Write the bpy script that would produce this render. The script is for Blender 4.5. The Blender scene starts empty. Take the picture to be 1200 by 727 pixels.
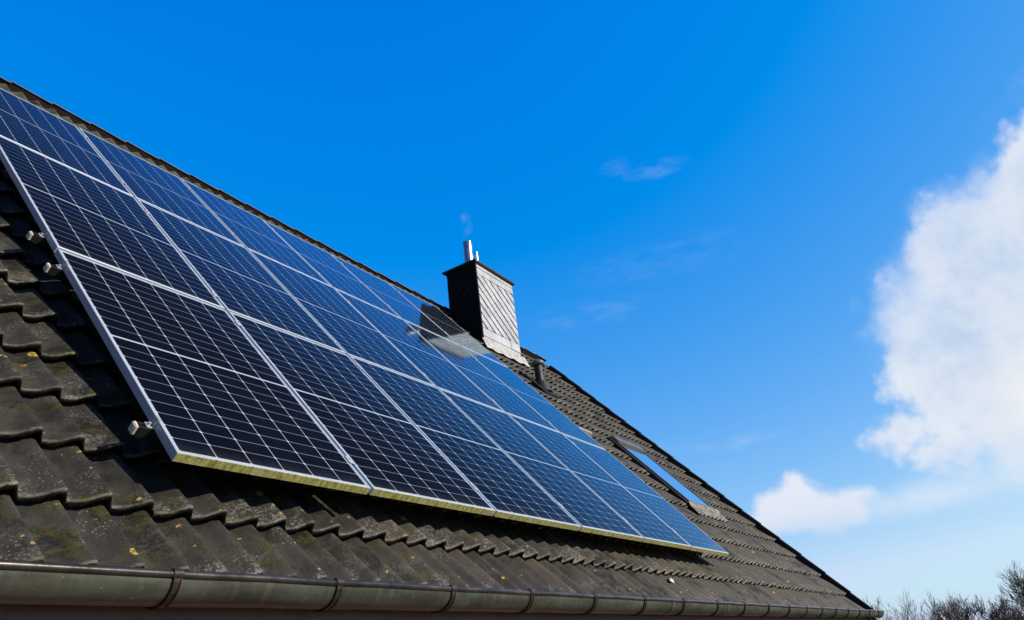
import bpy, bmesh, math, random
from mathutils import Vector, Matrix, noise
random.seed(7)
R = math.radians
sc = bpy.context.scene
COL = sc.collection

# ------------------------------------------------------------------ frames
TH = R(50)                                   # roof pitch
CT, ST = math.cos(TH), math.sin(TH)
def W(u, v, n):                              # roof coordinates (along eave, up slope, outwards) -> world
    return Vector((u, CT*v - ST*n, ST*v + CT*n))
ROOF = Matrix(((1, 0, 0, 0), (0, CT, -ST, 0), (0, ST, CT, 0), (0, 0, 0, 1)))
CREST = -0.150
GROUND = -5.6

# ------------------------------------------------------------------ object helpers
def link(name, mesh, parent=None, local=False):
    o = bpy.data.objects.new(name, mesh); COL.objects.link(o)
    if parent is not None:
        o.parent = parent
        if not local:
            o.matrix_parent_inverse = base_matrix(parent).inverted()
    return o
def base_matrix(o):
    m = o.matrix_basis.copy()
    if o.parent is not None:
        m = base_matrix(o.parent) @ o.matrix_parent_inverse @ m
    return m
def empty(name, mat, label, cat, group=None):
    o = bpy.data.objects.new(name, None); COL.objects.link(o)
    o.matrix_basis = mat; o.empty_display_size = .2
    o['label'] = label; o['category'] = cat
    if group: o['group'] = group
    return o
class MB:
    def __init__(s): s.v = []; s.f = []; s.m = []; s.sm = []
    def add(s, vs, fs, m=0, smooth=False):
        o = len(s.v); s.v += [tuple(x) for x in vs]
        for f in fs:
            s.f.append([i+o for i in f]); s.m.append(m); s.sm.append(smooth)
    def box(s, x0, x1, y0, y1, z0, z1, T=None, m=0):
        vs = [Vector((x, y, z)) for z in (z0, z1) for y in (y0, y1) for x in (x0, x1)]
        if T: vs = [T(*p) for p in vs]
        s.add(vs, [(0, 2, 3, 1), (4, 5, 7, 6), (0, 1, 5, 4), (2, 6, 7, 3), (0, 4, 6, 2), (1, 3, 7, 5)], m)
    def bbox(s, x0, x1, y0, y1, z0, z1, b=.003, T=None, m=0):
        bm = bmesh.new(); bmesh.ops.create_cube(bm, size=1)
        for v in bm.verts:
            v.co = Vector(((x0+x1)/2+v.co.x*(x1-x0), (y0+y1)/2+v.co.y*(y1-y0), (z0+z1)/2+v.co.z*(z1-z0)))
        bmesh.ops.bevel(bm, geom=list(bm.edges), offset=b, segments=2, affect='EDGES')
        bm.verts.index_update()
        vs = [v.co.copy() for v in bm.verts]
        if T: vs = [T(*p) for p in vs]
        s.add(vs, [[v.index for v in f.verts] for f in bm.faces], m); bm.free()
    def tube(s, pts, rad, seg=10, m=0, caps=True, smooth=True):
        pts = [Vector(p) for p in pts]; n = len(pts)
        rs = rad if isinstance(rad, (list, tuple)) else [rad]*n
        ref = None; vs = []
        for i, p in enumerate(pts):
            d = (pts[min(i+1, n-1)]-pts[max(i-1, 0)]).normalized()
            if ref is None: ref = d.orthogonal().normalized()
            a = (ref-d*ref.dot(d)).normalized(); ref = a; b = d.cross(a)
            for k in range(seg):
                t = 2*math.pi*k/seg
                vs.append(p+(a*math.cos(t)+b*math.sin(t))*rs[i])
        fs = []
        for i in range(n-1):
            for k in range(seg):
                k2 = (k+1) % seg
                fs.append((i*seg+k, i*seg+k2, (i+1)*seg+k2, (i+1)*seg+k))
        s.add(vs, fs, m, smooth)
        if caps:
            s.add(vs[:seg], [tuple(range(seg))[::-1]], m); s.add(vs[-seg:], [tuple(range(seg))], m)
    def build(s, name, mats, parent=None, local=False):
        me = bpy.data.meshes.new(name); me.from_pydata(s.v, [], s.f)
        for mt in (mats if isinstance(mats, (list, tuple)) else [mats]): me.materials.append(mt)
        me.polygons.foreach_set('material_index', s.m)
        me.polygons.foreach_set('use_smooth', s.sm); me.update()
        return link(name, me, parent, local)

# ------------------------------------------------------------------ material helpers
class NT:
    def __init__(s, name):
        s.mat = bpy.data.materials.new(name); s.mat.use_nodes = True
        s.nt = s.mat.node_tree; s.b = s.nt.nodes['Principled BSDF']
    def n(s, t, **k):
        nd = s.nt.nodes.new(t)
        for a, b in k.items(): setattr(nd, a, b)
        return nd
    def put(s, sock, val):
        if isinstance(val, bpy.types.NodeSocket): s.nt.links.new(val, sock)
        elif isinstance(val, tuple) and len(val) == 3 and sock.type == 'RGBA': sock.default_value = (*val, 1)
        else: sock.default_value = val
    def math(s, op, a, b=0.0, c=None, clamp=False):
        nd = s.n('ShaderNodeMath', operation=op, use_clamp=clamp)
        s.put(nd.inputs[0], a); s.put(nd.inputs[1], b)
        if c is not None: s.put(nd.inputs[2], c)
        return nd.outputs[0]
    def mix(s, f, a, b):
        nd = s.n('ShaderNodeMix', data_type='RGBA')
        s.put(nd.inputs[0], f); s.put(nd.inputs[6], a); s.put(nd.inputs[7], b)
        return nd.outputs[2]
    def ramp(s, x, lo, hi):
        nd = s.n('ShaderNodeMapRange', interpolation_type='SMOOTHSTEP')
        s.put(nd.inputs[0], x); nd.inputs[1].default_value = lo; nd.inputs[2].default_value = hi
        return nd.outputs[0]
    def co(s, out='Object'):
        return s.n('ShaderNodeTexCoord').outputs[out]
    def scale(s, vec, xyz):
        nd = s.n('ShaderNodeVectorMath', operation='MULTIPLY')
        s.put(nd.inputs[0], vec); nd.inputs[1].default_value = xyz
        return nd.outputs[0]
    def noise(s, vec, sc_, det=4.0, rough=.55):
        nd = s.n('ShaderNodeTexNoise'); s.put(nd.inputs['Vector'], vec)
        nd.inputs['Scale'].default_value = sc_; nd.inputs['Detail'].default_value = det
        nd.inputs['Roughness'].default_value = rough
        return nd.outputs[0]
    def vor(s, vec, sc_, feature='F1'):
        nd = s.n('ShaderNodeTexVoronoi', feature=feature); s.put(nd.inputs['Vector'], vec)
        nd.inputs['Scale'].default_value = sc_
        return nd
    def attr(s, name):
        return s.n('ShaderNodeAttribute', attribute_name=name).outputs['Fac']
    def bump(s, h, strength=.3, dist=.01):
        nd = s.n('ShaderNodeBump'); s.put(nd.inputs['Height'], h)
        nd.inputs['Strength'].default_value = strength; nd.inputs['Distance'].default_value = dist
        s.put(s.b.inputs['Normal'], nd.outputs[0])
    def set(s, **k):
        for a, v in k.items(): s.put(s.b.inputs[a.replace('_', ' ')], v)
        return s.mat
def mottled(name, c1, c2, scl=6, rough=.6, metal=0.0, fine=60, bump=.15, spec=.5):
    t = NT(name); co = t.co()
    a = t.ramp(t.noise(co, scl, 5), .32, .68); b = t.noise(co, fine, 3)
    c = t.mix(a, c1, c2)
    c = t.mix(t.math('MULTIPLY', t.ramp(b, .5, .75), .35), c, tuple(x*.55 for x in c1))
    t.bump(b, bump, .004)
    return t.set(Base_Color=c, Roughness=t.math('ADD', t.math('MULTIPLY', a, .15), rough-.07), Metallic=metal,
                 **{'Specular_IOR_Level': spec})

def tile_material():
    t = NT('weathered_concrete_tile'); co = t.co()
    rnd = t.attr('tile_tone'); nose = t.attr('nose'); low = t.attr('tile_low')
    big = t.ramp(t.noise(co, 1.1, 3), .35, .65)
    mid = t.ramp(t.noise(co, 7, 6, .65), .35, .7)
    streak = t.ramp(t.noise(t.scale(co, (26, 2.2, 1.9)), 1.0, 4), .4, .72)
    c = t.mix(mid, (.0175, .0158, .0128), (.070, .060, .044))
    c = t.mix(t.math('MULTIPLY', big, .5), c, (.075, .064, .047))
    c = t.mix(t.math('MULTIPLY', streak, .4), c, (.085, .075, .056))
    c = t.mix(t.math('MULTIPLY', rnd, .5), c, (.030, .029, .027))
    warm = t.ramp(rnd, .88, .97)
    c = t.mix(t.math('MULTIPLY', warm, .5), c, (.115, .088, .06))
    grit = t.ramp(t.noise(co, 190, 3, .7), .56, .75)
    c = t.mix(t.math('MULTIPLY', grit, .45), c, (.14, .13, .11))
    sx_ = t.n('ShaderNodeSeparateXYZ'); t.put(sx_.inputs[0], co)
    sun_pale = t.ramp(t.math('ADD', sx_.outputs[0], t.math('MULTIPLY', big, 2.0)), 1.0, 8.0)
    sun_pale = t.math('MAXIMUM', t.math('MULTIPLY', sun_pale, .55), t.math('MULTIPLY', t.ramp(sx_.outputs[2], 2.6, 4.5), .75))
    c = t.mix(sun_pale, c, (.150, .130, .094))  # far end and ridge lightened: sunlit tone put into the colour
    # pale crust specks, thicker on some tiles and low on them
    sp = t.vor(co, 85); patch = t.ramp(t.noise(co, 3.5, 3), .50, .68)
    spm = t.math('MULTIPLY', t.ramp(sp.outputs['Distance'], .30, .16), patch)
    c = t.mix(t.math('MULTIPLY', spm, .75), c, (.36, .34, .28))
    cr = t.math('MULTIPLY', t.ramp(t.noise(co, 75, 5, .8), .49, .58), t.math('MULTIPLY', t.ramp(t.noise(co, 5.0, 2), .46, .62), low))
    c = t.mix(t.math('MULTIPLY', cr, .8), c, (.40, .39, .33))
    # dark algae
    alg = t.math('MULTIPLY', t.ramp(t.noise(co, 4.4, 6, .7), .47, .62), t.ramp(t.noise(co, 1.7, 2), .40, .55))
    c = t.mix(t.math('MULTIPLY', alg, .85), c, (.010, .011, .007))
    mossy = t.math('MULTIPLY', t.ramp(t.noise(co, 9.0, 6, .75), .50, .66), t.ramp(t.noise(co, 1.3, 2), .42, .56))
    c = t.mix(t.math('MULTIPLY', mossy, .75), c, (.085, .080, .018))
    # orange and yellow lichen rosettes
    for s_, lo, col, ring in ((8.5, .64, (.55, .33, .035), 0), (6.2, .76, (.62, .47, .07), 1), (19, .58, (.52, .35, .08), 0)):
        wob = t.n('ShaderNodeVectorMath', operation='ADD'); t.put(wob.inputs[0], co)
        nz = t.n('ShaderNodeTexNoise'); nz.inputs['Scale'].default_value = 45; nz.inputs['Detail'].default_value = 3; t.put(nz.inputs['Vector'], co)
        t.put(wob.inputs[1], t.scale(nz.outputs['Color'], (.022, .022, .022)))
        vz = t.vor(wob.outputs[0], s_)
        sep = t.n('ShaderNodeSeparateColor'); t.put(sep.inputs[0], vz.outputs['Color'])
        gate = t.ramp(sep.outputs[0], lo, lo+.02)
        rad = t.math('ADD', .07, t.math('MULTIPLY', sep.outputs[1], .11))
        d = t.math('DIVIDE', vz.outputs['Distance'], rad)
        m = t.math('MULTIPLY', gate, t.ramp(d, 1.05, .8))
        if ring: m = t.math('MULTIPLY', m, t.math('ADD', .25, t.math('MULTIPLY', t.ramp(d, .35, .65), .75)))
        m = t.math('MULTIPLY', m, t.math('ADD', .3, t.ramp(t.noise(co, 120, 3), .4, .6)), clamp=True)
        c = t.mix(m, c, col)
    # pale edge painted where sun catches the rounded nose, moss under it
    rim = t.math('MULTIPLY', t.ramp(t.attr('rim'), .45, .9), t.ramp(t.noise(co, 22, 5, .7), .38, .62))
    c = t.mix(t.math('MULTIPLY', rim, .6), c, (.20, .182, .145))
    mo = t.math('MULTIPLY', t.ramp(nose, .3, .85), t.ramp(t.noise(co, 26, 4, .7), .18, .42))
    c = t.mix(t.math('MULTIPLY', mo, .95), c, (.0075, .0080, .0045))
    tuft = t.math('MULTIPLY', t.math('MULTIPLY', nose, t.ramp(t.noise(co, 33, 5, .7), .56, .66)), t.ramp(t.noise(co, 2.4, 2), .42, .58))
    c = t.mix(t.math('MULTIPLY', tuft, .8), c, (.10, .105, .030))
    h = t.math('ADD', t.noise(co, 150, 4, .7), t.math('MULTIPLY', t.noise(co, 38, 4, .6), 1.2))
    t.bump(h, .45, .006)
    return t.set(Base_Color=c, Roughness=t.math('ADD', .50, t.math('MULTIPLY', mid, .22)), Specular_IOR_Level=.38)

def cell_material():
    t = NT('solar_glass'); uv = t.co('UV')
    sep = t.n('ShaderNodeSeparateXYZ'); t.put(sep.inputs[0], uv)
    x, y = sep.outputs[0], sep.outputs[1]
    MX, MY, MID = .006, .0058, .0036
    # cell area after the white margin; two halves with a wider gap between
    xs = t.math('MULTIPLY', t.math('DIVIDE', t.math('SUBTRACT', x, MX), 1-2*MX), 6)
    ya = t.math('SUBTRACT', t.math('ABSOLUTE', t.math('SUBTRACT', y, .5)), MID)
    ys = t.math('MULTIPLY', t.math('DIVIDE', ya, .5-MY-MID), 10)
    dx = t.math('MULTIPLY', t.math('ABSOLUTE', t.math('SUBTRACT', xs, t.math('ROUND', xs))), .161)   # metres from column line
    dy = t.math('MULTIPLY', t.math('ABSOLUTE', t.math('SUBTRACT', ys, t.math('ROUND', ys))), .083)
    lx = t.ramp(dx, .0022, .0011); ly = t.ramp(dy, .0020, .0010)
    dia = t.ramp(t.math('ADD', dx, dy), .0095, .0075)
    out = t.math('MAXIMUM', t.math('LESS_THAN', ya, 0.0), t.math('GREATER_THAN', ys, 10.0))
    out = t.math('MAXIMUM', out, t.math('MAXIMUM', t.math('LESS_THAN', xs, 0.0), t.math('GREATER_THAN', xs, 6.0)))
    line = t.math('MAXIMUM', t.math('MAXIMUM', lx, t.math('MULTIPLY', ly, .5)), t.math('MAXIMUM', dia, out))
    # thin busbar wires along each cell
    bx = t.math('MULTIPLY', xs, 9); bd = t.math('ABSOLUTE', t.math('SUBTRACT', t.math('FRACT', bx), .5))
    bus = t.math('MULTIPLY', t.ramp(bd, .045, .02), .05)
    comb = t.n('ShaderNodeCombineXYZ'); t.put(comb.inputs[0], t.math('FLOOR', xs)); t.put(comb.inputs[1], t.math('FLOOR', t.math('MULTIPLY', y, 20)))
    oi = t.n('ShaderNodeObjectInfo'); t.put(comb.inputs[2], t.math('MULTIPLY', oi.outputs['Random'], 50))
    wn = t.n('ShaderNodeTexWhiteNoise'); t.put(wn.inputs['Vector'], comb.outputs[0])
    cell = t.mix(wn.outputs['Value'], (.0020, .0025, .0058), (.0032, .0040, .0090))
    cell = t.mix(bus, cell, (.25, .27, .30))
    c = t.mix(line, cell, (.44, .48, .54))
    # thin film of dust
    co = t.co(); dust = t.math('MULTIPLY', t.ramp(t.noise(t.scale(co, (3, 1.1, 1)), 3, 6, .65), .45, .8), .006)
    foot = t.math('MULTIPLY', t.ramp(t.math('ADD', y, t.math('MULTIPLY', t.noise(t.scale(co, (14, 1, 1)), 1, 3), .05)), .075, .02), .05)
    dust = t.math('ADD', dust, foot)
    c = t.mix(dust, c, (.30, .28, .24))
    nd = t.n('ShaderNodeBump'); t.put(nd.inputs['Height'], t.noise(co, 2.2, 2)); nd.inputs['Strength'].default_value = .035; nd.inputs['Distance'].default_value = .02
    # anti-reflective glass: little mirror face-on, full mirror at grazing angles
    lw = t.n('ShaderNodeLayerWeight'); lw.inputs['Blend'].default_value = .5
    arc = t.math('ADD', .02, t.math('MULTIPLY', t.ramp(lw.outputs['Facing'], .675, .90), .98))
    t.set(Base_Color=c, Roughness=.6, Specular_IOR_Level=.03)
    fr = t.n('ShaderNodeFresnel'); fr.inputs['IOR'].default_value = 1.46; t.put(fr.inputs['Normal'], nd.outputs[0])
    gs = t.n('ShaderNodeBsdfGlossy'); gs.inputs['Color'].default_value = (.80, .95, 1.0, 1); gs.inputs['Roughness'].default_value = .05; t.put(gs.inputs['Normal'], nd.outputs[0])
    mx_ = t.n('ShaderNodeMixShader'); t.put(mx_.inputs[0], t.math('MULTIPLY', t.math('MULTIPLY', fr.outputs[0], 1.2), arc, clamp=True))
    t.nt.links.new(t.b.outputs[0], mx_.inputs[1]); t.nt.links.new(gs.outputs[0], mx_.inputs[2])
    t.nt.links.new(mx_.outputs[0], t.nt.nodes['Material Output'].inputs['Surface'])
    return t.mat

def alu_material(name, dirty):
    t = NT(name); co = t.co()
    a = t.ramp(t.noise(t.scale(co, (2, 2, 30)), 3, 4), .35, .7)
    c = t.mix(a, (.50, .59, .69), (.60, .68, .76)); met = .25; ro = .45
    if dirty:
        g = t.n('ShaderNodeNewGeometry'); tr = t.n('ShaderNodeVectorTransform', vector_type='NORMAL', convert_from='WORLD', convert_to='OBJECT')
        t.put(tr.inputs[0], g.outputs['True Normal']); sp = t.n('ShaderNodeSeparateXYZ'); t.put(sp.inputs[0], tr.outputs[0])
        face = t.math('LESS_THAN', sp.outputs[1], -.6)
        n1 = t.ramp(t.noise(t.scale(co, (1, 1, 1)), 14, 6, .7), .30, .62)
        n2 = t.ramp(t.noise(t.scale(co, (34, 1, 12)), 1, 5, .75), .44, .62)
        lic = t.mix(n1, (.50, .46, .09), (.70, .66, .26))
        lic = t.mix(t.math('MULTIPLY', n2, .8), lic, (.24, .235, .05))
        lic = t.mix(t.math('MULTIPLY', t.ramp(t.noise(co, 60, 3), .60, .72), .9), lic, (.07, .07, .03))
        lic = t.mix(t.math('MULTIPLY', t.ramp(t.noise(co, 4, 3), .56, .72), .55), lic, (.60, .60, .46))
        c = t.mix(face, c, lic)
        met = t.math('MULTIPLY', t.math('SUBTRACT', 1.0, face), .25)
        ro = t.math('ADD', .42, t.math('MULTIPLY', face, .4))
        t.bump(t.math('MULTIPLY', t.noise(co, 110, 4), face), .4, .004)
    return t.set(Base_Color=c, Metallic=met, Roughness=ro)

M = {}
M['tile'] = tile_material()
M['glass'] = cell_material()
M['alu'] = alu_material('frame_aluminium', False)
M['alu_lichen'] = alu_material('lichened_aluminium', True)
M['back'] = mottled('panel_backsheet', (.6, .6, .6), (.66, .66, .65), 4, .6)
M['rail'] = mottled('rail_black_anodised', (.012, .012, .013), (.022, .022, .023), 5, .6, .0, spec=.2)
M['clamp'] = mottled('clamp_aluminium', (.66, .67, .7), (.8, .8, .8), 15, .35, .5)
M['cap_plastic'] = mottled('cream_plastic', (.70, .66, .52), (.80, .76, .63), 9, .5)
M['deck'] = mottled('roof_underlay', (.012, .012, .012), (.02, .02, .02), 3, .9)
M['ridge_dark'] = mottled('ridge_vent_strip', (.012, .011, .010), (.02, .019, .017), 9, .85)
M['ridge'] = mottled('ridge_tile_concrete', (.075, .069, .060), (.17, .155, .13), 8, .75, fine=110, bump=.4)
M['verge'] = mottled('verge_tile_concrete', (.010, .010, .010), (.022, .021, .020), 7, .8, fine=90, bump=.3)
M['slate_sunlit'] = mottled('slate', (.44, .45, .46), (.57, .58, .59), 3.5, .5, fine=28, bump=.25, spec=.6)  # front slates: sun glare put into a lighter colour
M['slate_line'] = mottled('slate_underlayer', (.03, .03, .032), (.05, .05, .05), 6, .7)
M['slate_shaded'] = mottled('slate_shaded', (.010, .010, .012), (.018, .018, .02), 6, .75, spec=.12)  # same slate, shade of the other sides put into the colour
M['cap_metal'] = mottled('chimney_cap_metal', (.035, .033, .032), (.06, .055, .052), 8, .5, .3)
M['steel'] = mottled('flue_steel', (.55, .56, .57), (.66, .66, .66), 12, .28, .9, bump=.05)
M['lead'] = mottled('lead_flashing', (.40, .39, .36), (.60, .58, .52), 14, .6, fine=45, bump=.3)
M['old_lead'] = mottled('old_lead_apron', (.12, .112, .095), (.34, .32, .27), 16, .7, fine=40, bump=.4)
M['vent'] = mottled('vent_plastic', (.020, .020, .021), (.035, .034, .033), 10, .5)
M['fascia'] = mottled('fascia_paint', (.22, .11, .088), (.28, .145, .115), 5, .6, fine=30)
M['win_frame'] = mottled('window_cladding', (.13, .125, .118), (.18, .175, .165), 6, .45, .2)

def gutter_material():
    t = NT('patinated_zinc'); co = t.co()
    a = t.ramp(t.noise(t.scale(co, (1.5, 6, 6)), 2.2, 5, .6), .3, .7)
    b = t.ramp(t.noise(t.scale(co, (30, 4, 2)), 1, 4), .45, .75)
    c = t.mix(a, (.048, .050, .037), (.115, .116, .086))
    c = t.mix(t.math('MULTIPLY', b, .35), c, (.20, .20, .165))
    v = t.math('MULTIPLY', t.ramp(t.noise(co, 9, 5, .7), .60, .72), .55)
    c = t.mix(v, c, (.08, .15, .10))
    d = t.math('MULTIPLY', t.ramp(t.noise(co, 55, 4), .66, .74), .7)
    c = t.mix(d, c, (.30, .29, .25))
    st = t.math('MULTIPLY', t.ramp(t.noise(t.scale(co, (16, 2, 2)), 1, 5, .7), .58, .75), .5)
    c = t.mix(st, c, (.055, .05, .038))
    t.bump(t.noise(co, 40, 3), .1, .004)
    return t.set(Base_Color=c, Roughness=.48, Metallic=.25)
M['gutter'] = gutter_material()
M['gutter_rim'] = mottled('gutter_rim_bronze', (.060, .050, .043), (.12, .105, .092), 6, .33, .6, fine=40)
M['bracket'] = mottled('bracket_iron', (.032, .022, .016), (.060, .042, .030), 25, .5, .3)

def brick_material():
    t = NT('dark_red_brick'); co = t.co()
    sp = t.n('ShaderNodeSeparateXYZ'); t.put(sp.inputs[0], co)
    cb = t.n('ShaderNodeCombineXYZ'); t.put(cb.inputs[0], t.math('ADD', sp.outputs[0], sp.outputs[1])); t.put(cb.inputs[1], sp.outputs[2])
    br = t.n('ShaderNodeTexBrick'); t.put(br.inputs['Vector'], cb.outputs[0])
    for k, v in (('Scale', 1.0), ('Mortar Size', .006), ('Brick Width', .25), ('Row Height', .078), ('Bias', -.2)): br.inputs[k].default_value = v
    br.inputs['Color1'].default_value = (.17, .055, .035, 1); br.inputs['Color2'].default_value = (.10, .040, .030, 1); br.inputs['Mortar'].default_value = (.25, .23, .20, 1)
    c = t.mix(t.math('MULTIPLY', t.noise(co, 30, 4), .4), br.outputs['Color'], (.08, .04, .03))
    return t.set(Base_Color=c, Roughness=.85)
M['brick'] = brick_material()
def pane_material():
    t = NT('roof_window_glass')
    return t.set(Base_Color=(.72, .80, .88), Metallic=.85, Roughness=.02, Specular_IOR_Level=.5, Coat_Weight=1.0, Coat_Roughness=.01, Coat_IOR=2.0, IOR=2.6)
M['pane'] = pane_material()
M['bark'] = mottled('bare_bark', (.042, .036, .030), (.085, .074, .062), 3, .9)
M['russet'] = mottled('dry_beech_leaf', (.12, .055, .025), (.20, .095, .045), 2, .8)
M['lawn'] = mottled('winter_grass', (.045, .06, .02), (.08, .085, .035), .4, .9, fine=8)
M['dropping'] = mottled('chalky_white', (.70, .69, .66), (.82, .81, .78), 60, .8)

# ------------------------------------------------------------------ ground (one sheet to the horizon)
g = MB(); S_ = 2500
g.add([(-S_, -S_, GROUND), (S_, -S_, GROUND), (S_, S_, GROUND), (-S_, S_, GROUND)], [(0, 1, 2, 3)])
o = g.build('lawn', M['lawn']); o['kind'] = 'structure'

# ------------------------------------------------------------------ the house
U0, U1 = -4.6, 11.4
def vridge(u): return 6.31 - .037*u
def vshift(u, v):                              # the eave runs a touch out of square with the panels
    k = max(0.0, 1-max(0.0, v+.42)/1.15)
    return -.0215*u*k
def uverge(v): return 11.08 - .19*v
house = empty('house', Matrix.Translation((3, 4, GROUND)), 'dark tiled house with a steep moss-flecked roof carrying the blue solar array', 'house')

PIT, CRU = .1475, .998
AMP, DROP = .043, .17
def wave(u):
    p = ((u-CRU)/PIT) % 1.0
    if p < DROP: return -AMP*(1-math.cos(math.pi*p/DROP))/2
    q = (p-DROP)/(1-DROP)
    return -AMP*(1+math.cos(math.pi*q**1.45))/2
def build_tiles():
    vs = []; fs = []; tone = []; nose = []; low = []; rimv = []
    GA = .3365; TW = PIT
    prof = [(.050, -.030, 1), (.007, -.0275, 1), (.000, -.013, 1), (.0025, -.003, .35), (.009, 0.0, 0), (.020, 0, 0), (.05, 0, 0), (.12, 0, 0), (.24, 0, 0), (GA+.05, 0, 0)]
    US = [0, .05, .12, .2, .3, .4, .5, .58, .66, .73, .79, .83, .86, .89, .92, .95, .98, 1.0]; nu = len(US)
    for k in range(20):
        v0 = -.42 + GA*k
        j0 = int(math.floor((U0-CRU)/TW)); j1 = int(math.ceil((U1-CRU)/TW))
        off = PIT*DROP*.9
        for j in range(j0, j1):
            ua = CRU+off+j*TW
            if ua > uverge(v0)-.02: continue
            if v0 > vridge(ua)-.03: continue
            dn = random.gauss(0, .0012); dv = random.gauss(0, .003); tl = random.gauss(0, .0016); sk = random.gauss(0, .004)
            if random.random() < .05: dn += .0025; dv -= .006
            rt = random.random(); o = len(vs)
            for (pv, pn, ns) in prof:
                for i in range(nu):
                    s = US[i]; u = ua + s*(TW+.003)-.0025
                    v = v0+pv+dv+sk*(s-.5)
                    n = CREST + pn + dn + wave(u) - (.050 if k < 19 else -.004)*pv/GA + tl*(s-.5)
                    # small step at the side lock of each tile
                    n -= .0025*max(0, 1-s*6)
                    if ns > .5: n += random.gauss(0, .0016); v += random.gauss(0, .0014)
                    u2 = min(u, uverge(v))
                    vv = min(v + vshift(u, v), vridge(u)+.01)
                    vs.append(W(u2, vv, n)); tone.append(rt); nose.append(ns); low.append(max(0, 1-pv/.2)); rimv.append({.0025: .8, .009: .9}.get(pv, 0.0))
            for r in range(len(prof)-1):
                for i in range(nu-1):
                    a = o+r*nu+i
                    fs.append((a, a+1, a+nu+1, a+nu))
    me = bpy.data.meshes.new('roof_tiles'); me.from_pydata(vs, [], fs)
    me.materials.append(M['tile']); me.polygons.foreach_set('use_smooth', [True]*len(fs))
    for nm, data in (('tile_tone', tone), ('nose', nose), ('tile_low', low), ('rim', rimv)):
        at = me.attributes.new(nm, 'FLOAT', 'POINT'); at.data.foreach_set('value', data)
    me.update()
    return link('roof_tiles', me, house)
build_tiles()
# deck under the tiles, the far slope, walls
d = MB()
def T(u, v, n): return W(u, v+vshift(u, v), n)
vb = vridge(0)
d.add([W(U0, -.40, -.235), W(11.1, -.62, -.235), W(uverge(5.7), vridge(10), -.235), W(U0, vridge(U0), -.235),
       W(U0, -.40, -.26), W(11.1, -.62, -.26), W(uverge(5.7), vridge(10), -.26), W(U0, vridge(U0), -.26)],
      [(0, 1, 2, 3), (7, 6, 5, 4), (0, 4, 5, 1), (1, 5, 6, 2), (3, 7, 4, 0)])
d.build('roof_deck', M['deck'], house)
yr, zr = W(3, vridge(3), -.2).y, W(3, vridge(3), -.2).z
bk = MB()
pa, pb = W(U0, vridge(U0), -.19), W(uverge(5.75)-.05, vridge(9.9), -.19)
dn_ = Vector((0, 6.2*CT, -6.2*ST))
bk.add([pa, pb, pb+dn_+Vector((1.1, 0, 0)), pa+dn_], [(0, 1, 2, 3)])
bk.add([pa+Vector((0, 0, -.06)), pb+Vector((0, 0, -.06)), pb+dn_+Vector((1.1, 0, -.06)), pa+dn_+Vector((0, 0, -.06))], [(3, 2, 1, 0)])
bk.build('rear_roof', M['ridge'], house)
wl = MB()
zt = -.62
wl.add([(U0+.3, .30, GROUND), (10.75, .30, GROUND), (10.75, .30, zt+.25), (U0+.3, .30, zt+.25)], [(0, 1, 2, 3)])
wl.add([(U0+.3, 7.6, GROUND), (10.75, 7.6, GROUND), (10.75, 7.6, zt+.25), (U0+.3, 7.6, zt+.25)], [(3, 2, 1, 0)])
pg = W(9.7, vridge(9.7), -.30)
wl.add([(10.75, .30, GROUND), (10.75, 7.6, GROUND), (10.75, 7.6, zt+.25), (9.75, pg.y, pg.z), (10.75, .30, zt+.25)], [(0, 1, 2, 3, 4)])
wl.add([(U0+.3, .30, GROUND), (U0+.3, 7.6, GROUND), (U0+.3, 7.6, zt+.25), (U0+.3, pg.y, pg.z), (U0+.3, .30, zt+.25)], [(4, 3, 2, 1, 0)])
wl.build('wall', M['brick'], house)
# fascia + soffit follow the eave line
def eave(u): return W(u, -.42+vshift(u, -.42), CREST-.02)
fa = MB()
for (a, b) in ((U0, 11.0),):
    A, B = eave(a), eave(b)
    def q(P, dy, dz): return P+Vector((0, dy, dz))
    fa.add([q(A, .045, -.02), q(B, .045, -.02), q(B, .045, -.26), q(A, .045, -.26), q(A, .07, -.02), q(B, .07, -.02), q(B, .07, -.26), q(A, .07, -.26)],
           [(3, 2, 1, 0), (4, 5, 6, 7), (2, 3, 7, 6), (1, 2, 6, 5), (0, 4, 7, 3)])
fa.build('fascia_board', M['fascia'], house)
sf = MB()
A, B = eave(U0), eave(11.0)
nb = 5
for i in range(nb):
    y0 = .073+i*.075; y1 = y0+.072
    sf.add([A+Vector((0, y0, -.245)), B+Vector((0, y0, -.245)), B+Vector((0, y1, -.245)), A+Vector((0, y1, -.245)),
            A+Vector((0, y0, -.230)), B+Vector((0, y0, -.230)), B+Vector((0, y1, -.230)), A+Vector((0, y1, -.230))],
           [(3, 2, 1, 0), (4, 5, 6, 7), (0, 1, 5, 4), (2, 3, 7, 6)])
sf.build('soffit', M['fascia'], house)

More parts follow.
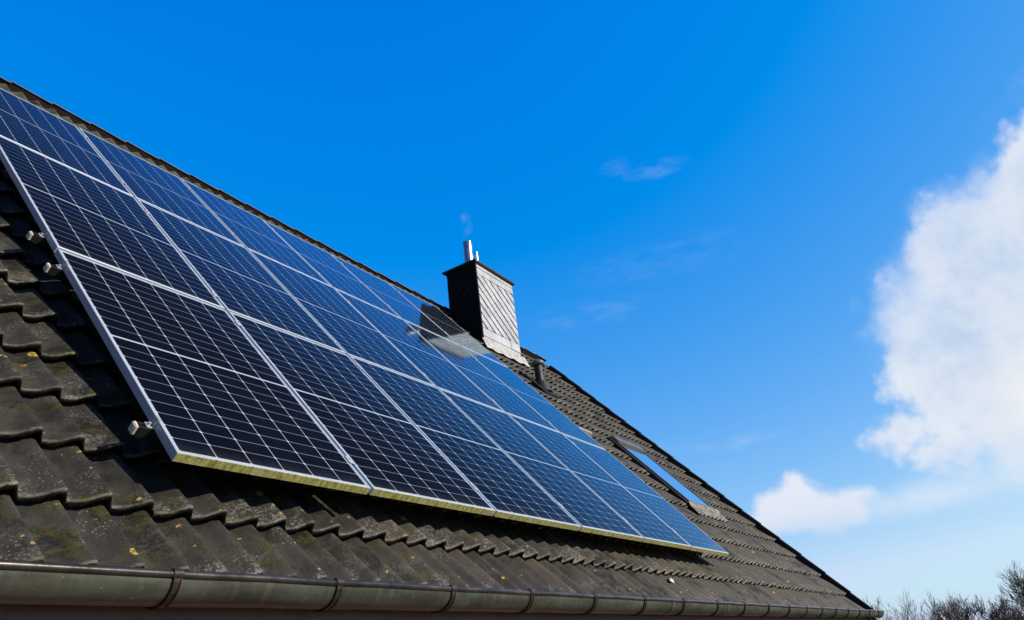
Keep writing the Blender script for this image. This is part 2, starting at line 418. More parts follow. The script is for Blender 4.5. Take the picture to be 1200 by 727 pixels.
# gutter -----------------------------------------------------------
GU0, GU1 = U0, 11.42
RG = .080
def gaxis(u):                                   # axis of the half-round, level with the rim bead
    return Vector((u, -.235-.0145*(u+.585)+RG, -.4500-.0114*(u+.585)))
gt = MB()
NS = 15
us = [GU0+(GU1-GU0)*i/60 for i in range(61)]
ring = []
for i, u in enumerate(us):
    c = gaxis(u); sag = .0016*math.sin(u*9.7)
    for s_, rr in ((0, RG), (1, RG-.0035)):
        for k in range(NS):
            a = math.pi+math.pi*k/(NS-1)          # front rim (-y) round the bottom to the back (+y)
            ring.append(c+Vector((0, rr*math.cos(a), rr*math.sin(a)+sag)))
def gi(i, s_, k): return (i*2+s_)*NS+k
fs = []
for i in range(60):
    for k in range(NS-1):
        fs.append((gi(i, 0, k), gi(i, 0, k+1), gi(i+1, 0, k+1), gi(i+1, 0, k)))
        fs.append((gi(i, 1, k), gi(i+1, 1, k), gi(i+1, 1, k+1), gi(i, 1, k+1)))
    fs.append((gi(i, 0, NS-1), gi(i, 1, NS-1), gi(i+1, 1, NS-1), gi(i+1, 0, NS-1)))
gt.add(ring, fs, 0, True)
for i in (0, 60):                                # stop ends
    c = gaxis(us[i])
    gt.add([c+Vector((0, (RG+.003)*math.cos(math.pi+math.pi*k/(NS-1)), (RG+.003)*math.sin(math.pi+math.pi*k/(NS-1)))) for k in range(NS)], [tuple(range(NS))])
gut = gt.build('gutter', M['gutter'], house)
rm = MB()
rm.tube([gaxis(u)+Vector((0, -RG+.004, .0016*math.sin(u*9.7))) for u in us], .0130, 12)
rim = rm.build('gutter_rim', M['gutter_rim'], gut)
def strap(u, w, off, half=math.pi, tilt=0):
    mb = MB(); c = gaxis(u); vs = []
    N = 18
    for k in range(N):
        a = math.pi-.12+(half+.12)*k/(N-1)
        for du in (-w/2, w/2):
            for r_ in (RG+.0012, RG+off):
                vs.append(c+Vector((du+tilt*k/(N-1), r_*math.cos(a), r_*math.sin(a))))
    f_ = []
    for k in range(N-1):
        a = k*4; b = a+4
        f_ += [(a+1, b+1, b+3, a+3), (a, a+2, b+2, b), (a, b, b+1, a+1), (a+2, a+3, b+3, b+2)]
    f_ += [(0, 1, 3, 2), ((N-1)*4, (N-1)*4+2, (N-1)*4+3, (N-1)*4+1)]
    mb.add(vs, f_); return mb
BR = [-4.2, -3.5, -2.85, -2.2, -1.5, -.80]
ub = -.125
while ub < 11.2: BR.append(ub); ub += .655
for i, ub in enumerate(BR):
    ub += random.uniform(-.015, .015)
    mb = strap(ub, .024, .0055)
    c = gaxis(ub)
    mb.tube([c+Vector((-.016, -RG+.004, .001)), c+Vector((.016, -RG+.004, .001))], .0162, 12)
    for s in (-1, 1):                              # raised edges of the strap
        e = strap(ub+s*.0115, .003, .008); mb.add(e.v, e.f)
    mb.build('gutter_bracket', M['bracket'], gut)
for ub, w in ((3.62, .05), (4.62, .012), (4.70, .012), (7.05, .05)):
    strap(ub, w, .0030).build('gutter_joint', M['gutter'], gut)
ot = MB()
c = gaxis(11.0)
ot.tube([c+Vector((0, 0, -RG+.01)), c+Vector((0, 0, -RG-.07)), c+Vector((0, .06, -RG-.16)), c+Vector((0, .26, -RG-.34)), c+Vector((0, .31, -RG-.45)), Vector((11.0, c.y+.31, GROUND+.1))], .042, 14)
ot.build('downpipe', M['gutter'], house)

# ridge ------------------------------------------------------------
rd = MB()
n_ = 46
for i in range(n_):
    ua = U0+(9.98-U0)*i/n_; ub = U0+(9.98-U0)*(i+1)/n_
    a0, b0 = W(ua, vridge(ua), -.20), W(ub, vridge(ub), -.20)
    a1, b1 = W(ua, vridge(ua)+.004, -.118), W(ub, vridge(ub)+.004, -.118)
    rd.add([a0, b0, b1, a1], [(0, 1, 2, 3)])
    rd.add([a1, b1, b1+Vector((0, .20, -.12)), a1+Vector((0, .20, -.12))], [(0, 1, 2, 3)])
rd.build('ridge_strip', M['ridge_dark'], house)
rt = MB()
u = U0
while u < 9.9:
    L = .392; prof = [(-.010, -.003), (-.011, .005), (.012, .015), (.045, .023), (.09, .026), (.135, .019), (.18, -.002), (.21, -.03), (.20, -.045)]
    jit = random.uniform(-.003, .003); vs = []
    for (du, s_, lift) in ((0, 1.0, 0.0), (.02, 1.06, .004), (L*.9, 1.0, 0), (L, 1.0, 0)):
        uu = u+du; b_ = W(uu, vridge(uu)+.004, -.116)
        for (py, pz) in prof:
            vs.append(b_+Vector((0, .04+(py-.04)*s_, pz*s_+lift*2+jit+(.006 if du < .1 else 0))))
    P = len(prof); f_ = []
    for i in range(3):
        for k in range(P-1): f_.append((i*P+k, (i+1)*P+k, (i+1)*P+k+1, i*P+k+1))
    f_.append(tuple(range(P))); f_.append(tuple(range(3*P, 4*P))[::-1])
    rt.add(vs, f_); u += L-.012
rt.build('ridge_tiles', M['ridge'], house)

# verge ------------------------------------------------------------
vg = MB()
k = 0
while True:
    v0 = -.43+.3365*k; v1 = v0+.36
    if v0 > 5.6: break
    v1 = min(v1, vridge(9.9)+.02)
    def P(v, du, n, st):
        u_ = uverge(v)+du
        return W(u_, v+vshift(u_, v), n)
    n0, n1 = CREST+.046, CREST+.034
    vs = [P(v0, -.012, CREST-.06, 0), P(v0, .085, CREST-.20, 0), P(v0, .085, n0, 0), P(v0, -.012, n0, 0),
          P(v1, -.012, CREST-.09, 0), P(v1, .085, CREST-.23, 0), P(v1, .085, n1, 0), P(v1, -.012, n1, 0)]
    vg.add(vs, [(0, 1, 2, 3), (4, 7, 6, 5), (0, 3, 7, 4), (1, 5, 6, 2), (3, 2, 6, 7), (0, 4, 5, 1)])
    k += 1
vg.build('verge_tiles', M['verge'], house)

# chimney ----------------------------------------------------------
CX0, CX1, CY0, CY1, CZ0, CZ1 = 7.262, 8.335, 3.36, 3.925, 3.0, 5.165
ch = MB(); ch.box(CX0+.02, CX1-.02, CY0+.02, CY1-.02, CZ0, CZ1)
chim = ch.build('chimney', M['slate_line'], house); chim['label'] = 'slate-clad chimney rising through the ridge'
def clip(poly, x0, x1, z0, z1):
    for ax, lim, sg in ((0, x0, 1), (0, x1, -1), (1, z0, 1), (1, z1, -1)):
        out = []
        for i in range(len(poly)):
            p, q_ = poly[i], poly[(i+1) % len(poly)]
            ip, iq = sg*(p[ax]-lim) >= 0, sg*(q_[ax]-lim) >= 0
            if ip: out.append(p)
            if ip != iq:
                t_ = (lim-p[ax])/(q_[ax]-p[ax]); out.append((p[0]+t_*(q_[0]-p[0]), p[1]+t_*(q_[1]-p[1])))
        poly = out
        if len(poly) < 3: return []
    return poly
def slates(mb, wdt, z0, z1, place, slope=False):
    # rhombic slates in rising courses, plain courses at the top and the foot
    def put(poly, cx_, cz_, hh):
        if len(poly) < 3: return
        tl = random.gauss(0, .0012)
        fr = []; bk_ = []
        for (a, b) in poly:
            dpt = .0095-.007*((b-cz_)/hh+.5)+tl
            fr.append(place(a, b, max(.002, dpt*1.25))); bk_.append(place(a, b, -.006))
        n = len(poly)
        mb.add(fr, [tuple(range(n))])
        mb.add(fr+bk_, [(i, n+i, n+(i+1) % n, (i+1) % n) for i in range(n)])
    lo, hi = z0+.30, z1-.19
    dx_, dz_ = .215, .078                        # rows of offset rhombs
    r_ = 0; z = lo-.3
    while z < hi+.3:
        x = -.4+(.5*dx_ if r_ % 2 else 0)
        while x < wdt+.4:
            g_ = .008
            poly = [(x-dx_/2+g_, z+.02), (x, z-dz_+g_), (x+.03, z-dz_+.012+g_), (x+dx_/2-g_, z-.02), (x+.004, z+dz_-g_), (x-.03, z+dz_-.012-g_)]
            put(clip(poly, 0, wdt, lo, hi), x, z, 2*dz_)
            x += dx_
        z += dz_; r_ += 1
    for (za, zb, n) in ((z0, z0+.145, 4), (z0+.15, lo-.005, 4), (hi+.005, z1-.075, 5), (z1-.07, z1, 3)):
        for i in range(n):
            put([(wdt*i/n+.003, za), (wdt*(i+1)/n-.003, za), (wdt*(i+1)/n-.003, zb), (wdt*i/n+.003, zb)], 0, (za+zb)/2, zb-za)
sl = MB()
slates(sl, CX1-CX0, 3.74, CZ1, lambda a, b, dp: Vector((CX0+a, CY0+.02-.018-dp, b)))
sl.build('slate_cladding', M['slate_sunlit'], chim)
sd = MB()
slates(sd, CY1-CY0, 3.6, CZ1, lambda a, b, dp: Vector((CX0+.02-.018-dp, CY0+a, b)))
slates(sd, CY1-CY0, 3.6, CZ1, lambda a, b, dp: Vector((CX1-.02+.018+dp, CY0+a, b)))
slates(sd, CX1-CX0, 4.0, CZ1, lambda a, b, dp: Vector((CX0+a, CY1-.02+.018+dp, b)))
sd.build('slate_cladding', M['slate_shaded'], chim)
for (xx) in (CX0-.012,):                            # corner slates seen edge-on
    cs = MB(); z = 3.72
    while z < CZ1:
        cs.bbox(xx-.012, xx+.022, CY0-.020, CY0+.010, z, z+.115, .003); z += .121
    cs.build('corner_slate', M['slate_shaded'], chim)
cp = MB()
cp.bbox(CX0-.06, CX1+.045, CY0-.05, CY1+.05, CZ1+.002, CZ1+.040, .006)
cp.bbox(CX0-.02, CX1+.01, CY0-.015, CY1+.015, CZ1+.041, CZ1+.062, .006)
cp.build('chimney_cap', M['cap_metal'], chim)
def pipe(name, x, y, z0, z1, r, parent):
    mb = MB(); mb.tube([(x, y, z0), (x, y, z1)], r, 20, caps=False)
    mb.tube([(x, y, z1), (x, y, z0)], r*.93, 20, caps=False)
    # rolled rim and a joint sleeve
    for zz in (z1-.006, z0+(z1-z0)*.45): mb.tube([(x, y, zz-.008), (x, y, zz+.008)], r*1.045, 20, caps=False)
    return mb.build(name, M['steel'], parent)
pipe('flue_pipe', 7.772, 3.80, CZ1+.05, 5.945, .078, chim)
pipe('flue_pipe', 8.02, 3.80, CZ1+.05, 5.86, .030, chim)
fl = MB()
for i in range(12):
    a, b = CX0-.05+(CX1-CX0+.14)*i/12, CX0-.05+(CX1-CX0+.14)*(i+1)/12
    def Q(u, dv, dn):
        v_ = (CY0 + ST*(CREST))/CT
        return W(u, v_+dv, CREST+dn)
    w1, w2 = wave(a*1.0)*.5, wave(b)*.5
    fl.add([Q(a, -.17, .006+w1), Q(b, -.17, .006+w2), Q(b, -.06, .026), Q(a, -.06, .026)], [(0, 1, 2, 3)], 0, True)
    fl.add([Q(a, -.06, .026), Q(b, -.06, .026), Vector((b, CY0-.022, Q(b, 0, 0).z+.06)), Vector((a, CY0-.022, Q(a, 0, 0).z+.06))], [(0, 1, 2, 3)], 0, True)
fl.build('flashing', M['lead'], chim)

# roof window -------------------------------------------------------
SU0, SU1, SV0, SV1 = 7.97, 8.90, 1.30, 2.74
def TR(u, v, n): return W(u, v, n)
NF = CREST+.024
sw = MB()
sw.bbox(SU0, SU0+.055, SV0, SV1, CREST-.06, NF, .006, TR)
sw.bbox(SU1-.055, SU1, SV0, SV1, CREST-.06, NF, .006, TR)
sw.bbox(SU0+.056, SU1-.056, SV0, SV0+.055, CREST-.06, NF, .006, TR)
win = sw.build('roof_window', M['win_frame'], house)
hd = MB(); hd.bbox(SU0-.005, SU1+.005, SV1-.13, SV1+.03, CREST-.05, NF+.022, .012, TR)
hd.bbox(SU0+.055, SU1-.055, SV1-.20, SV1-.132, CREST-.05, NF-.012, .006, TR); hd.build('hood', M['win_frame'], win)
pn = MB(); pn.bbox(SU0+.057, SU1-.057, SV0+.057, SV1-.134, NF-.024, NF-.008, .002, TR); pn.build('pane', M['pane'], win)
ap = MB()
NA = 36
for i in range(NA):
    a, b = SU0-.09+(SU1-SU0+.22)*i/NA, SU0-.09+(SU1-SU0+.22)*(i+1)/NA
    wa, wb = wave(a), wave(b)
    rows = [(SV0-.21, .010, .75), (SV0-.06, .014, .55), (SV0-.002, .03, .0)]
    for r0, r1 in zip(rows, rows[1:]):
        ap.add([W(a, r0[0], CREST+r0[1]+wa*r0[2]), W(b, r0[0], CREST+r0[1]+wb*r0[2]), W(b, r1[0], CREST+r1[1]+wb*r1[2]), W(a, r1[0], CREST+r1[1]+wa*r1[2])], [(0, 1, 2, 3)], 0, True)
ap.build('flashing', M['old_lead'], win)
for (a, b) in ((SU0-.075, SU0-.002), (SU1+.002, SU1+.075)):
    sg = MB(); sg.bbox(a, b, SV0-.02, SV1+.02, CREST-.05, CREST+.004, .004, TR)
    sg.build('side_flashing', M['verge'], win)

# pale flashing strip beside the array -------------------------------
fs_ = MB(); fs_.bbox(6.50, 6.93, 2.455, 2.50, CREST-.01, CREST+.055, .004, lambda u, v, n: W(u, v-.03*(u-6.7), n))
fs_.build('flashing_strip', M['lead'], house)

# vent pipe ------------------------------------------------------------
vx, vy = 7.60, 2.66
vz = W(vx, (vy+ST*CREST)/CT, CREST).z
vp = MB(); vp.tube([(vx, vy, vz-.25), (vx-.01, vy, vz+.32)], .064, 18)
vp.tube([(vx, vy, vz-.12), (vx, vy, vz+.05)], [.16, .10], 18)
vent = vp.build('vent_pipe', M['vent'], house)
vc = MB(); vc.tube([(vx-.01, vy, vz+.315), (vx-.01, vy, vz+.328), (vx-.01, vy, vz+.365), (vx-.01, vy, vz+.392), (vx-.01, vy, vz+.398)], [.090, .104, .100, .07, .02], 20)
vc.build('vent_cap', M['win_frame'], vent)
vb_ = MB(); vb_.bbox(vx-.20, vx+.20, (vy+ST*CREST)/CT-.26, (vy+ST*CREST)/CT+.22, CREST-.05, CREST+.010, .01, TR); vb_.build('vent_base', M['verge'], vent)

# ------------------------------------------------------------------ solar panels
PW, PG = .990, .020
VR = [0.0, 1.735, 3.507, 5.150]
TKN = .036
def panel_meshes(h, lichen):
    L = .0105
    f = MB()
    z0, z1 = -TKN, 0.0
    # four mitred channel bars: top lip, outer side, bottom lip
    O = [(0, 0), (PW, 0), (PW, h), (0, h)]
    I = [(L, L), (PW-L, L), (PW-L, h-L), (L, h-L)]
    b = .0012
    for i in range(4):
        j = (i+1) % 4
        (ox, oy), (px, py), (ix, iy), (jx, jy) = O[i], O[j], I[i], I[j]
        cx_, cy_ = PW/2, h/2
        def sh(x, y, k): return (x+(k if x < cx_ else -k), y+(k if y < cy_ else -k))
        a0, a1 = sh(ox, oy, b), sh(px, py, b)
        f.add([(*a0, z1), (*a1, z1), (jx, jy, z1), (ix, iy, z1)], [(0, 1, 2, 3)])
        f.add([(ox, oy, z1-b), (px, py, z1-b), (*a1, z1), (*a0, z1)], [(0, 1, 2, 3)])
        f.add([(ox, oy, z0), (px, py, z0), (px, py, z1-b), (ox, oy, z1-b)], [(0, 1, 2, 3)])
        f.add([(ix, iy, z1), (jx, jy, z1), (jx, jy, z1-.010), (ix, iy, z1-.010)], [(0, 1, 2, 3)])
        w2 = .028
        k0, k1 = sh(ox, oy, w2), sh(px, py, w2)
        f.add([(ox, oy, z0), (px, py, z0), (*k1, z0), (*k0, z0)], [(3, 2, 1, 0)])
        s0, s1 = sh(ox, oy, .002), sh(px, py, .002)
        f.add([(*s0, z0+.001), (*s1, z0+.001), (*s1, z1-.009), (*s0, z1-.009)], [(3, 2, 1, 0)])
    gl = MB()
    e = .0005
    gl.add([(L-e, L-e, -.0016), (PW-L+e, L-e, -.0016), (PW-L+e, h-L+e, -.0016), (L-e, h-L+e, -.0016)], [(0, 1, 2, 3)], 0)
    bk_ = MB(); bk_.box(.003, PW-.003, .003, h-.003, -.0095, -.0065)
    bk_.box(PW/2-.06, PW/2+.06, h*.5-.05, h*.5+.05, -.026, -.0096)
    return f, gl, bk_
protos = []
ORD = ['leftmost', 'second from the left', 'third from the left', 'third from the right', 'second from the right', 'rightmost']
ROWN = ['bottom', 'middle', 'top']
LAB = {
 (0, 0): 'solar panel at the lower left corner of the array, with lichened lower edge',
 (1, 0): 'bottom-row solar panel second from the left, yellow lichen along its lower frame edge',
 (2, 0): 'bottom-row solar panel third from the left, yellow lichen along its lower frame edge',
 (3, 0): 'bottom-row solar panel third from the right, yellow lichen along its lower frame edge',
 (4, 0): 'bottom-row solar panel second from the right, yellow lichen along its lower frame edge',
 (5, 0): 'bright blue solar panel at the lower right corner of the array, nearest the gutter end',
 (0, 1): 'leftmost middle-row solar panel, dark cells and exposed left side frame above the corner panel',
 (1, 1): 'middle-row solar panel second from the left, dark navy cells, silver frame',
 (2, 1): 'middle-row solar panel third from the left, dark navy cells, silver frame',
 (3, 1): 'middle-row solar panel third from the right, mid blue cells below the chimney reflection',
 (4, 1): 'middle-row solar panel second from the right, mid blue cells, silver frame',
 (5, 1): 'middle-row solar panel at the right edge of the array, beside the pale flashing strip',
 (0, 2): 'top-row solar panel at the upper left corner, cut by the left edge of the photo',
 (1, 2): 'top-row solar panel second from the left, just below the ridge',
 (2, 2): 'top-row solar panel third from the left, just below the ridge',
 (3, 2): 'top-row solar panel third from the right, just below the ridge',
 (4, 2): 'top-row solar panel second from the right, holding the dark reflection of the chimney',
 (5, 2): 'top-row solar panel at the upper right corner, under the chimney foot',
}
for r in range(3):
    h = VR[r+1]-VR[r]-PG
    f, gl, bk_ = panel_meshes(h, r == 0)
    first = None
    for c in range(6):
        mt = ROOF @ Matrix.Translation((c*1.01+random.uniform(-.001, .001), VR[r]+random.uniform(-.0012, .0012), random.uniform(-.0012, .0012))) @ Matrix.Rotation(random.gauss(0, .0009), 4, 'X') @ Matrix.Rotation(random.gauss(0, .0012), 4, 'Y')
        t_ = empty('solar_panel', mt, LAB[(c, r)], 'solar panel', 'solar panels on the roof')
        if first is None:
            parts = [f.build('frame', M['alu_lichen'] if r == 0 else M['alu'], t_, True), gl.build('glass', M['glass'], t_, True), bk_.build('backsheet', M['back'], t_, True)]
            uvl = parts[1].data.uv_layers.new(name='UVMap')
            for li, uvc in enumerate(((0, 0), (1, 0), (1, 1), (0, 1))): uvl.data[li].uv = uvc
            first = parts
        else:
            for p_ in first:
                q_ = p_.copy(); COL.objects.link(q_); q_.parent = t_
        if r == 0 and c in (0,): pass

# rails under the panels, with end caps and end clamps showing at the left edge
RV = [(.215, .076), (1.55, .074), (1.92, .074), (3.20, .09), (3.80, .09), (4.86, .09)]
RL = ['lowest mounting rail under the array, pale square end cap at the corner panel',
      'mounting rail just below the joint of bottom and middle rows, cream end cap',
      'mounting rail just above the joint of bottom and middle rows, cream end cap',
      'upper mounting rail under the middle row of panels',
      'lower mounting rail under the top row of panels',
      'topmost mounting rail under the solar array, close to the ridge']
for i, (v, ext) in enumerate(RV):
    t_ = empty('mounting_rail', ROOF @ Matrix.Translation((0, v, -TKN)), RL[i], 'rail', 'rails under the solar panels')
    mb = MB()
    x0, x1 = -ext+.02, 6.09
    mb.bbox(x0, x1, -.020, -.006, -.047, -.002, .0015); mb.bbox(x0, x1, .006, .020, -.047, -.002, .0015); mb.bbox(x0, x1, -.020, .020, -.047, -.040, .0012)
    for k in range(6):                             # roof hooks
        u_ = .35+k*1.05
        mb.bbox(u_-.017, u_+.017, -.085, -.021, -.046, -.040, .001); mb.bbox(u_-.017, u_+.017, -.085, -.079, -.105, -.0405, .001)
    mb.build('rail', M['rail'], t_, True)
    cp_ = MB(); cp_.bbox(x0-.017, x0-.001, -.019, .019, -.041, -.001, .004); cp_.build('end_cap', M['cap_plastic'], t_, True)
    cl = MB()
    cl.bbox(-.030, -.002, -.017, .017, -.002, .004, .001); cl.bbox(-.006, -.002, -.017, .017, .0041, .0345, .001); cl.bbox(-.006, .009, -.017, .017, TKN+.0005, TKN+.0040, .001)
    cl.tube([(-.018, 0, .004), (-.018, 0, .014)], .007, 8)
    cl.build('end_clamp', M['clamp'], t_, True)
    for c in range(1, 6):
        u_ = c*1.01-PG/2; mc = MB()
        mc.bbox(u_-.019, u_+.019, -.03, .03, TKN+.0012, TKN+.0042, .001); mc.tube([(u_, 0, TKN+.0040), (u_, 0, TKN+.010)], .006, 8)
        mc.build('middle_clamp', M['clamp'], t_, True)

# white specks of droppings on the tiles
def blot(u, v, s, label):
    mb = MB(); bm = bmesh.new(); bmesh.ops.create_icosphere(bm, subdivisions=3, radius=1)
    bm.verts.index_update()
    vs = []
    for w_ in bm.verts:
        p = w_.co; k = 1+.35*noise.noise(p*1.7+Vector((u, v, 0)))
        vs.append((p.x*s*k*1.2, p.y*s*k, max(-.002, p.z*s*.45*k)))
    mb.add(vs, [[x.index for x in f_.verts] for f_ in bm.faces], 0, True); bm.free()
    o = mb.build('bird_dropping', M['dropping'])
    o.matrix_basis = ROOF @ Matrix.Translation((u, v+vshift(u, v), CREST+wave(u)-.050*((v+.42) % .3365)/.3365+.002))
    o['label'] = label; o['category'] = 'dropping'; o['group'] = 'white blots on the tiles'
blot(1.195, -.285, .022, 'white blot on a lower tile left of the roof centre, the nearer one')
blot(4.38, -.165, .026, 'white blot on a lower tile, the farther one toward the gutter end')

# ------------------------------------------------------------------ vapour above the flue
sm = MB()
bm = bmesh.new(); bmesh.ops.create_icosphere(bm, subdivisions=3, radius=1); bm.verts.index_update()
sm.add([(7.80+.05*w_.co.z+w_.co.x*.16, 3.80+w_.co.y*.16, 6.36+w_.co.z*.36) for w_ in bm.verts], [[x.index for x in f_.verts] for f_ in bm.faces], 0, True); bm.free()
t = NT('flue_vapour'); nt = t.nt
co = t.co(); nz = t.ramp(t.noise(t.scale(co, (1, 1, .7)), 6.5, 4, .6), .5, .75)
sp = t.n('ShaderNodeSeparateXYZ'); t.put(sp.inputs[0], co)
vz_ = t.math('DIVIDE', t.math('SUBTRACT', sp.outputs[2], 6.36), .36)
hx = t.math('SUBTRACT', sp.outputs[0], t.math('ADD', 7.80, t.math('MULTIPLY', vz_, .05)))
hy = t.math('SUBTRACT', sp.outputs[1], 3.80)
r2 = t.math('ADD', t.math('POWER', t.math('DIVIDE', hx, .16), 2.0), t.math('ADD', t.math('POWER', t.math('DIVIDE', hy, .16), 2.0), t.math('POWER', vz_, 2.0)))
den = t.math('MULTIPLY', nz, t.math('MULTIPLY', t.ramp(r2, 1.0, .2), 2.6))
pv = t.n('ShaderNodeVolumePrincipled'); t.put(pv.inputs['Density'], den); pv.inputs['Color'].default_value = (.95, .95, .95, 1); pv.inputs['Anisotropy'].default_value = .0
nt.nodes.remove(t.b); nt.links.new(pv.outputs[0], nt.nodes['Material Output'].inputs['Volume'])
o = sm.build('smoke', t.mat); o['kind'] = 'stuff'; o['label'] = 'faint wisp of pale vapour above the chimney flue'; o['category'] = 'smoke'

# ------------------------------------------------------------------ bare trees beyond the gable
def tree(x, y, top, spread, label, seed, levels=6, lean=0.0, twig=1.0, russet=0, cat='tree', name='bare_tree', group='bare winter trees beyond the house'):
    rng = random.Random(seed)
    t_ = empty(name, Matrix.Translation((x, y, GROUND)), label, cat, group)
    H = top-GROUND
    tr = MB(); cr = MB(); lf = MB()
    def grow(p, d, L, r, lev):
        n = 4 if lev < 2 else 3
        pts = [p]; rs = [r]; q = p.copy(); dd = d.copy()
        for i in range(n):
            dd = (dd+Vector((rng.gauss(0, .13), rng.gauss(0, .13), rng.gauss(.03, .08)))).normalized()
            q = q+dd*L/n; pts.append(q.copy()); rs.append(r*(1-.45*(i+1)/n))
        (tr if lev == 0 else cr).tube(pts, rs, 6 if lev < 2 else 3, caps=False)
        if lev >= levels:
            if russet and q.z < H*.93:
                for _ in range(russet):
                    c = q+Vector((rng.gauss(0, .16), rng.gauss(0, .16), rng.gauss(0, .16))); s = rng.uniform(.03, .07)
                    a = Vector((rng.gauss(0, 1), rng.gauss(0, 1), rng.gauss(0, 1))).normalized(); b = a.orthogonal().normalized()
                    lf.add([c-a*s, c+b*s*.6, c+a*s, c-b*s*.6], [(0, 1, 2, 3)])
            return
        kids = 4 if lev == 0 else rng.choice((3, 3, 4))
        for k_ in range(kids):
            tpos = rng.uniform(.45, 1.0) if k_ < kids-1 else 1.0
            i = min(int(tpos*n), n-1); fr = tpos*n-i
            s0 = pts[i].lerp(pts[i+1], min(fr, 1))
            ang = rng.uniform(.25, .75)*spread if k_ < kids-1 else rng.uniform(.05, .3)
            ax = d.orthogonal().normalized(); ax.rotate(Matrix.Rotation(rng.uniform(0, 6.283), 3, d))
            nd = dd.copy(); nd.rotate(Matrix.Rotation(ang, 3, ax))
            nd = (nd+Vector((0, 0, .18))).normalized()
            grow(s0, nd, L*rng.uniform(.58, .80), max(rs[i]*rng.uniform(.52, .70), .011*twig), lev+1)
    L0 = H*.36
    grow(Vector((0, 0, 0)), Vector((lean, lean*.3, 1)).normalized(), L0, H*.020, 0)
    zs = max(v_[2] for v_ in cr.v)
    k = H/zs
    for mb in (tr, cr, lf):
        mb.v = [(a*k, b*k, c_*k) for (a, b, c_) in mb.v]
    tr.build('trunk', M['bark'], t_, True); cr.build('crown', M['bark'], t_, True)
    if russet: lf.build('dry_leaves', M['russet'], t_, True)
    return t_
CAM = Vector((-1.5945, -2.3568, -.8509))
def at(az, D): return CAM.x+math.sin(R(az))*D, CAM.y+math.cos(R(az))*D
for (az, D, el, sp_, lab, sd_, kw) in (
    (81.5, 56, 2.5, .9, 'fine-twigged bare tree just behind the gutter end, leftmost of the treetops', 3, dict(twig=.85, levels=5)),
    (82.7, 60, 2.35, 1.0, 'thin bare tree close right of the gutter end, with an upright fan of twigs', 5, dict(twig=.85, levels=5)),
    (83.9, 58, 2.15, 1.0, 'bare tree in the middle of the low row right of the gutter end', 8, dict(twig=.85, levels=5)),
    (85.0, 66, 1.7, 1.1, 'lowest bare tree, last of the low row before the open gap of sky', 17, dict(twig=.85, levels=5)),
    (87.3, 46, 1.75, 1.1, 'dark bare tree at the left foot of the big right treetop', 13, dict(twig=.8)),
    (88.6, 50, 2.35, 1.1, 'dark bare tree between the left foot and the peak of the right clump', 29, dict(twig=.8)),
    (90.2, 47, 3.05, 1.05, 'tallest dark bare tree at the right edge of the photo', 21, dict(twig=.8)),
    (89.5, 37, 1.05, 1.2, 'russet-leaved bushy tree low at the right edge', 34, dict(russet=3))):
    x, y = at(az, D)
    tree(x, y, CAM.z+math.tan(R(el))*D, sp_, lab, sd_, **kw)

# ------------------------------------------------------------------ sky, sun
SUN = Vector((.29, CT*-.24-ST, ST*-.24+CT)).normalized()   # low winter sun, almost square onto the roof
w = bpy.data.worlds.new('World'); sc.world = w; w.use_nodes = True
class WN(NT):
    def __init__(s): s.nt = w.node_tree
t = WN(); nt = t.nt; bg = nt.nodes['Background']
sky = t.n('ShaderNodeTexSky', sky_type='NISHITA', sun_disc=False)
sky.sun_elevation = math.asin(SUN.z); sky.sun_rotation = math.atan2(SUN.x, SUN.y)
sky.air_density = 1; sky.dust_density = .4; sky.ozone_density = 2.5
sp = t.n('ShaderNodeSeparateColor'); t.put(sp.inputs[0], sky.outputs[0])
# the camera's vivid rendering of blue
r_ = t.math('MINIMUM', t.math('MAXIMUM', t.math('MULTIPLY', t.math('SUBTRACT', sp.outputs[0], .87), 1.85), .0), 5.7)
g_ = t.math('MINIMUM', t.math('MULTIPLY', t.math('POWER', sp.outputs[1], .86), 1.84), 7.8)
b_ = t.math('MINIMUM', t.math('MULTIPLY', t.math('POWER', sp.outputs[2], .22), 6.6), 9.5)
cc = t.n('ShaderNodeCombineColor'); t.put(cc.inputs[0], r_); t.put(cc.inputs[1], g_); t.put(cc.inputs[2], b_)
dirv = t.co('Generated')
nrm = t.n('ShaderNodeVectorMath', operation='NORMALIZE'); t.put(nrm.inputs[0], dirv)
sx = t.n('ShaderNodeSeparateXYZ'); t.put(sx.inputs[0], nrm.outputs[0])
dp = t.n('ShaderNodeVectorMath', operation='DOT_PRODUCT'); t.put(dp.inputs[0], nrm.outputs[0]); dp.inputs[1].default_value = Vector((.82, .40, .42)).normalized()
# the vivid eastern sky; the unseen rest dimmed and blued to deepen shade
col = t.mix(t.ramp(dp.outputs['Value'], .35, .72), t.mix(1.0, sky.outputs[0], t.scale(sky.outputs[0], (.20, .42, .92))), cc.outputs[0])
DEG = 180/math.pi
az = t.math('MULTIPLY', t.math('ARCTAN2', sx.outputs[0], sx.outputs[1]), DEG)
el = t.math('MULTIPLY', t.math('ARCSINE', sx.outputs[2]), DEG)
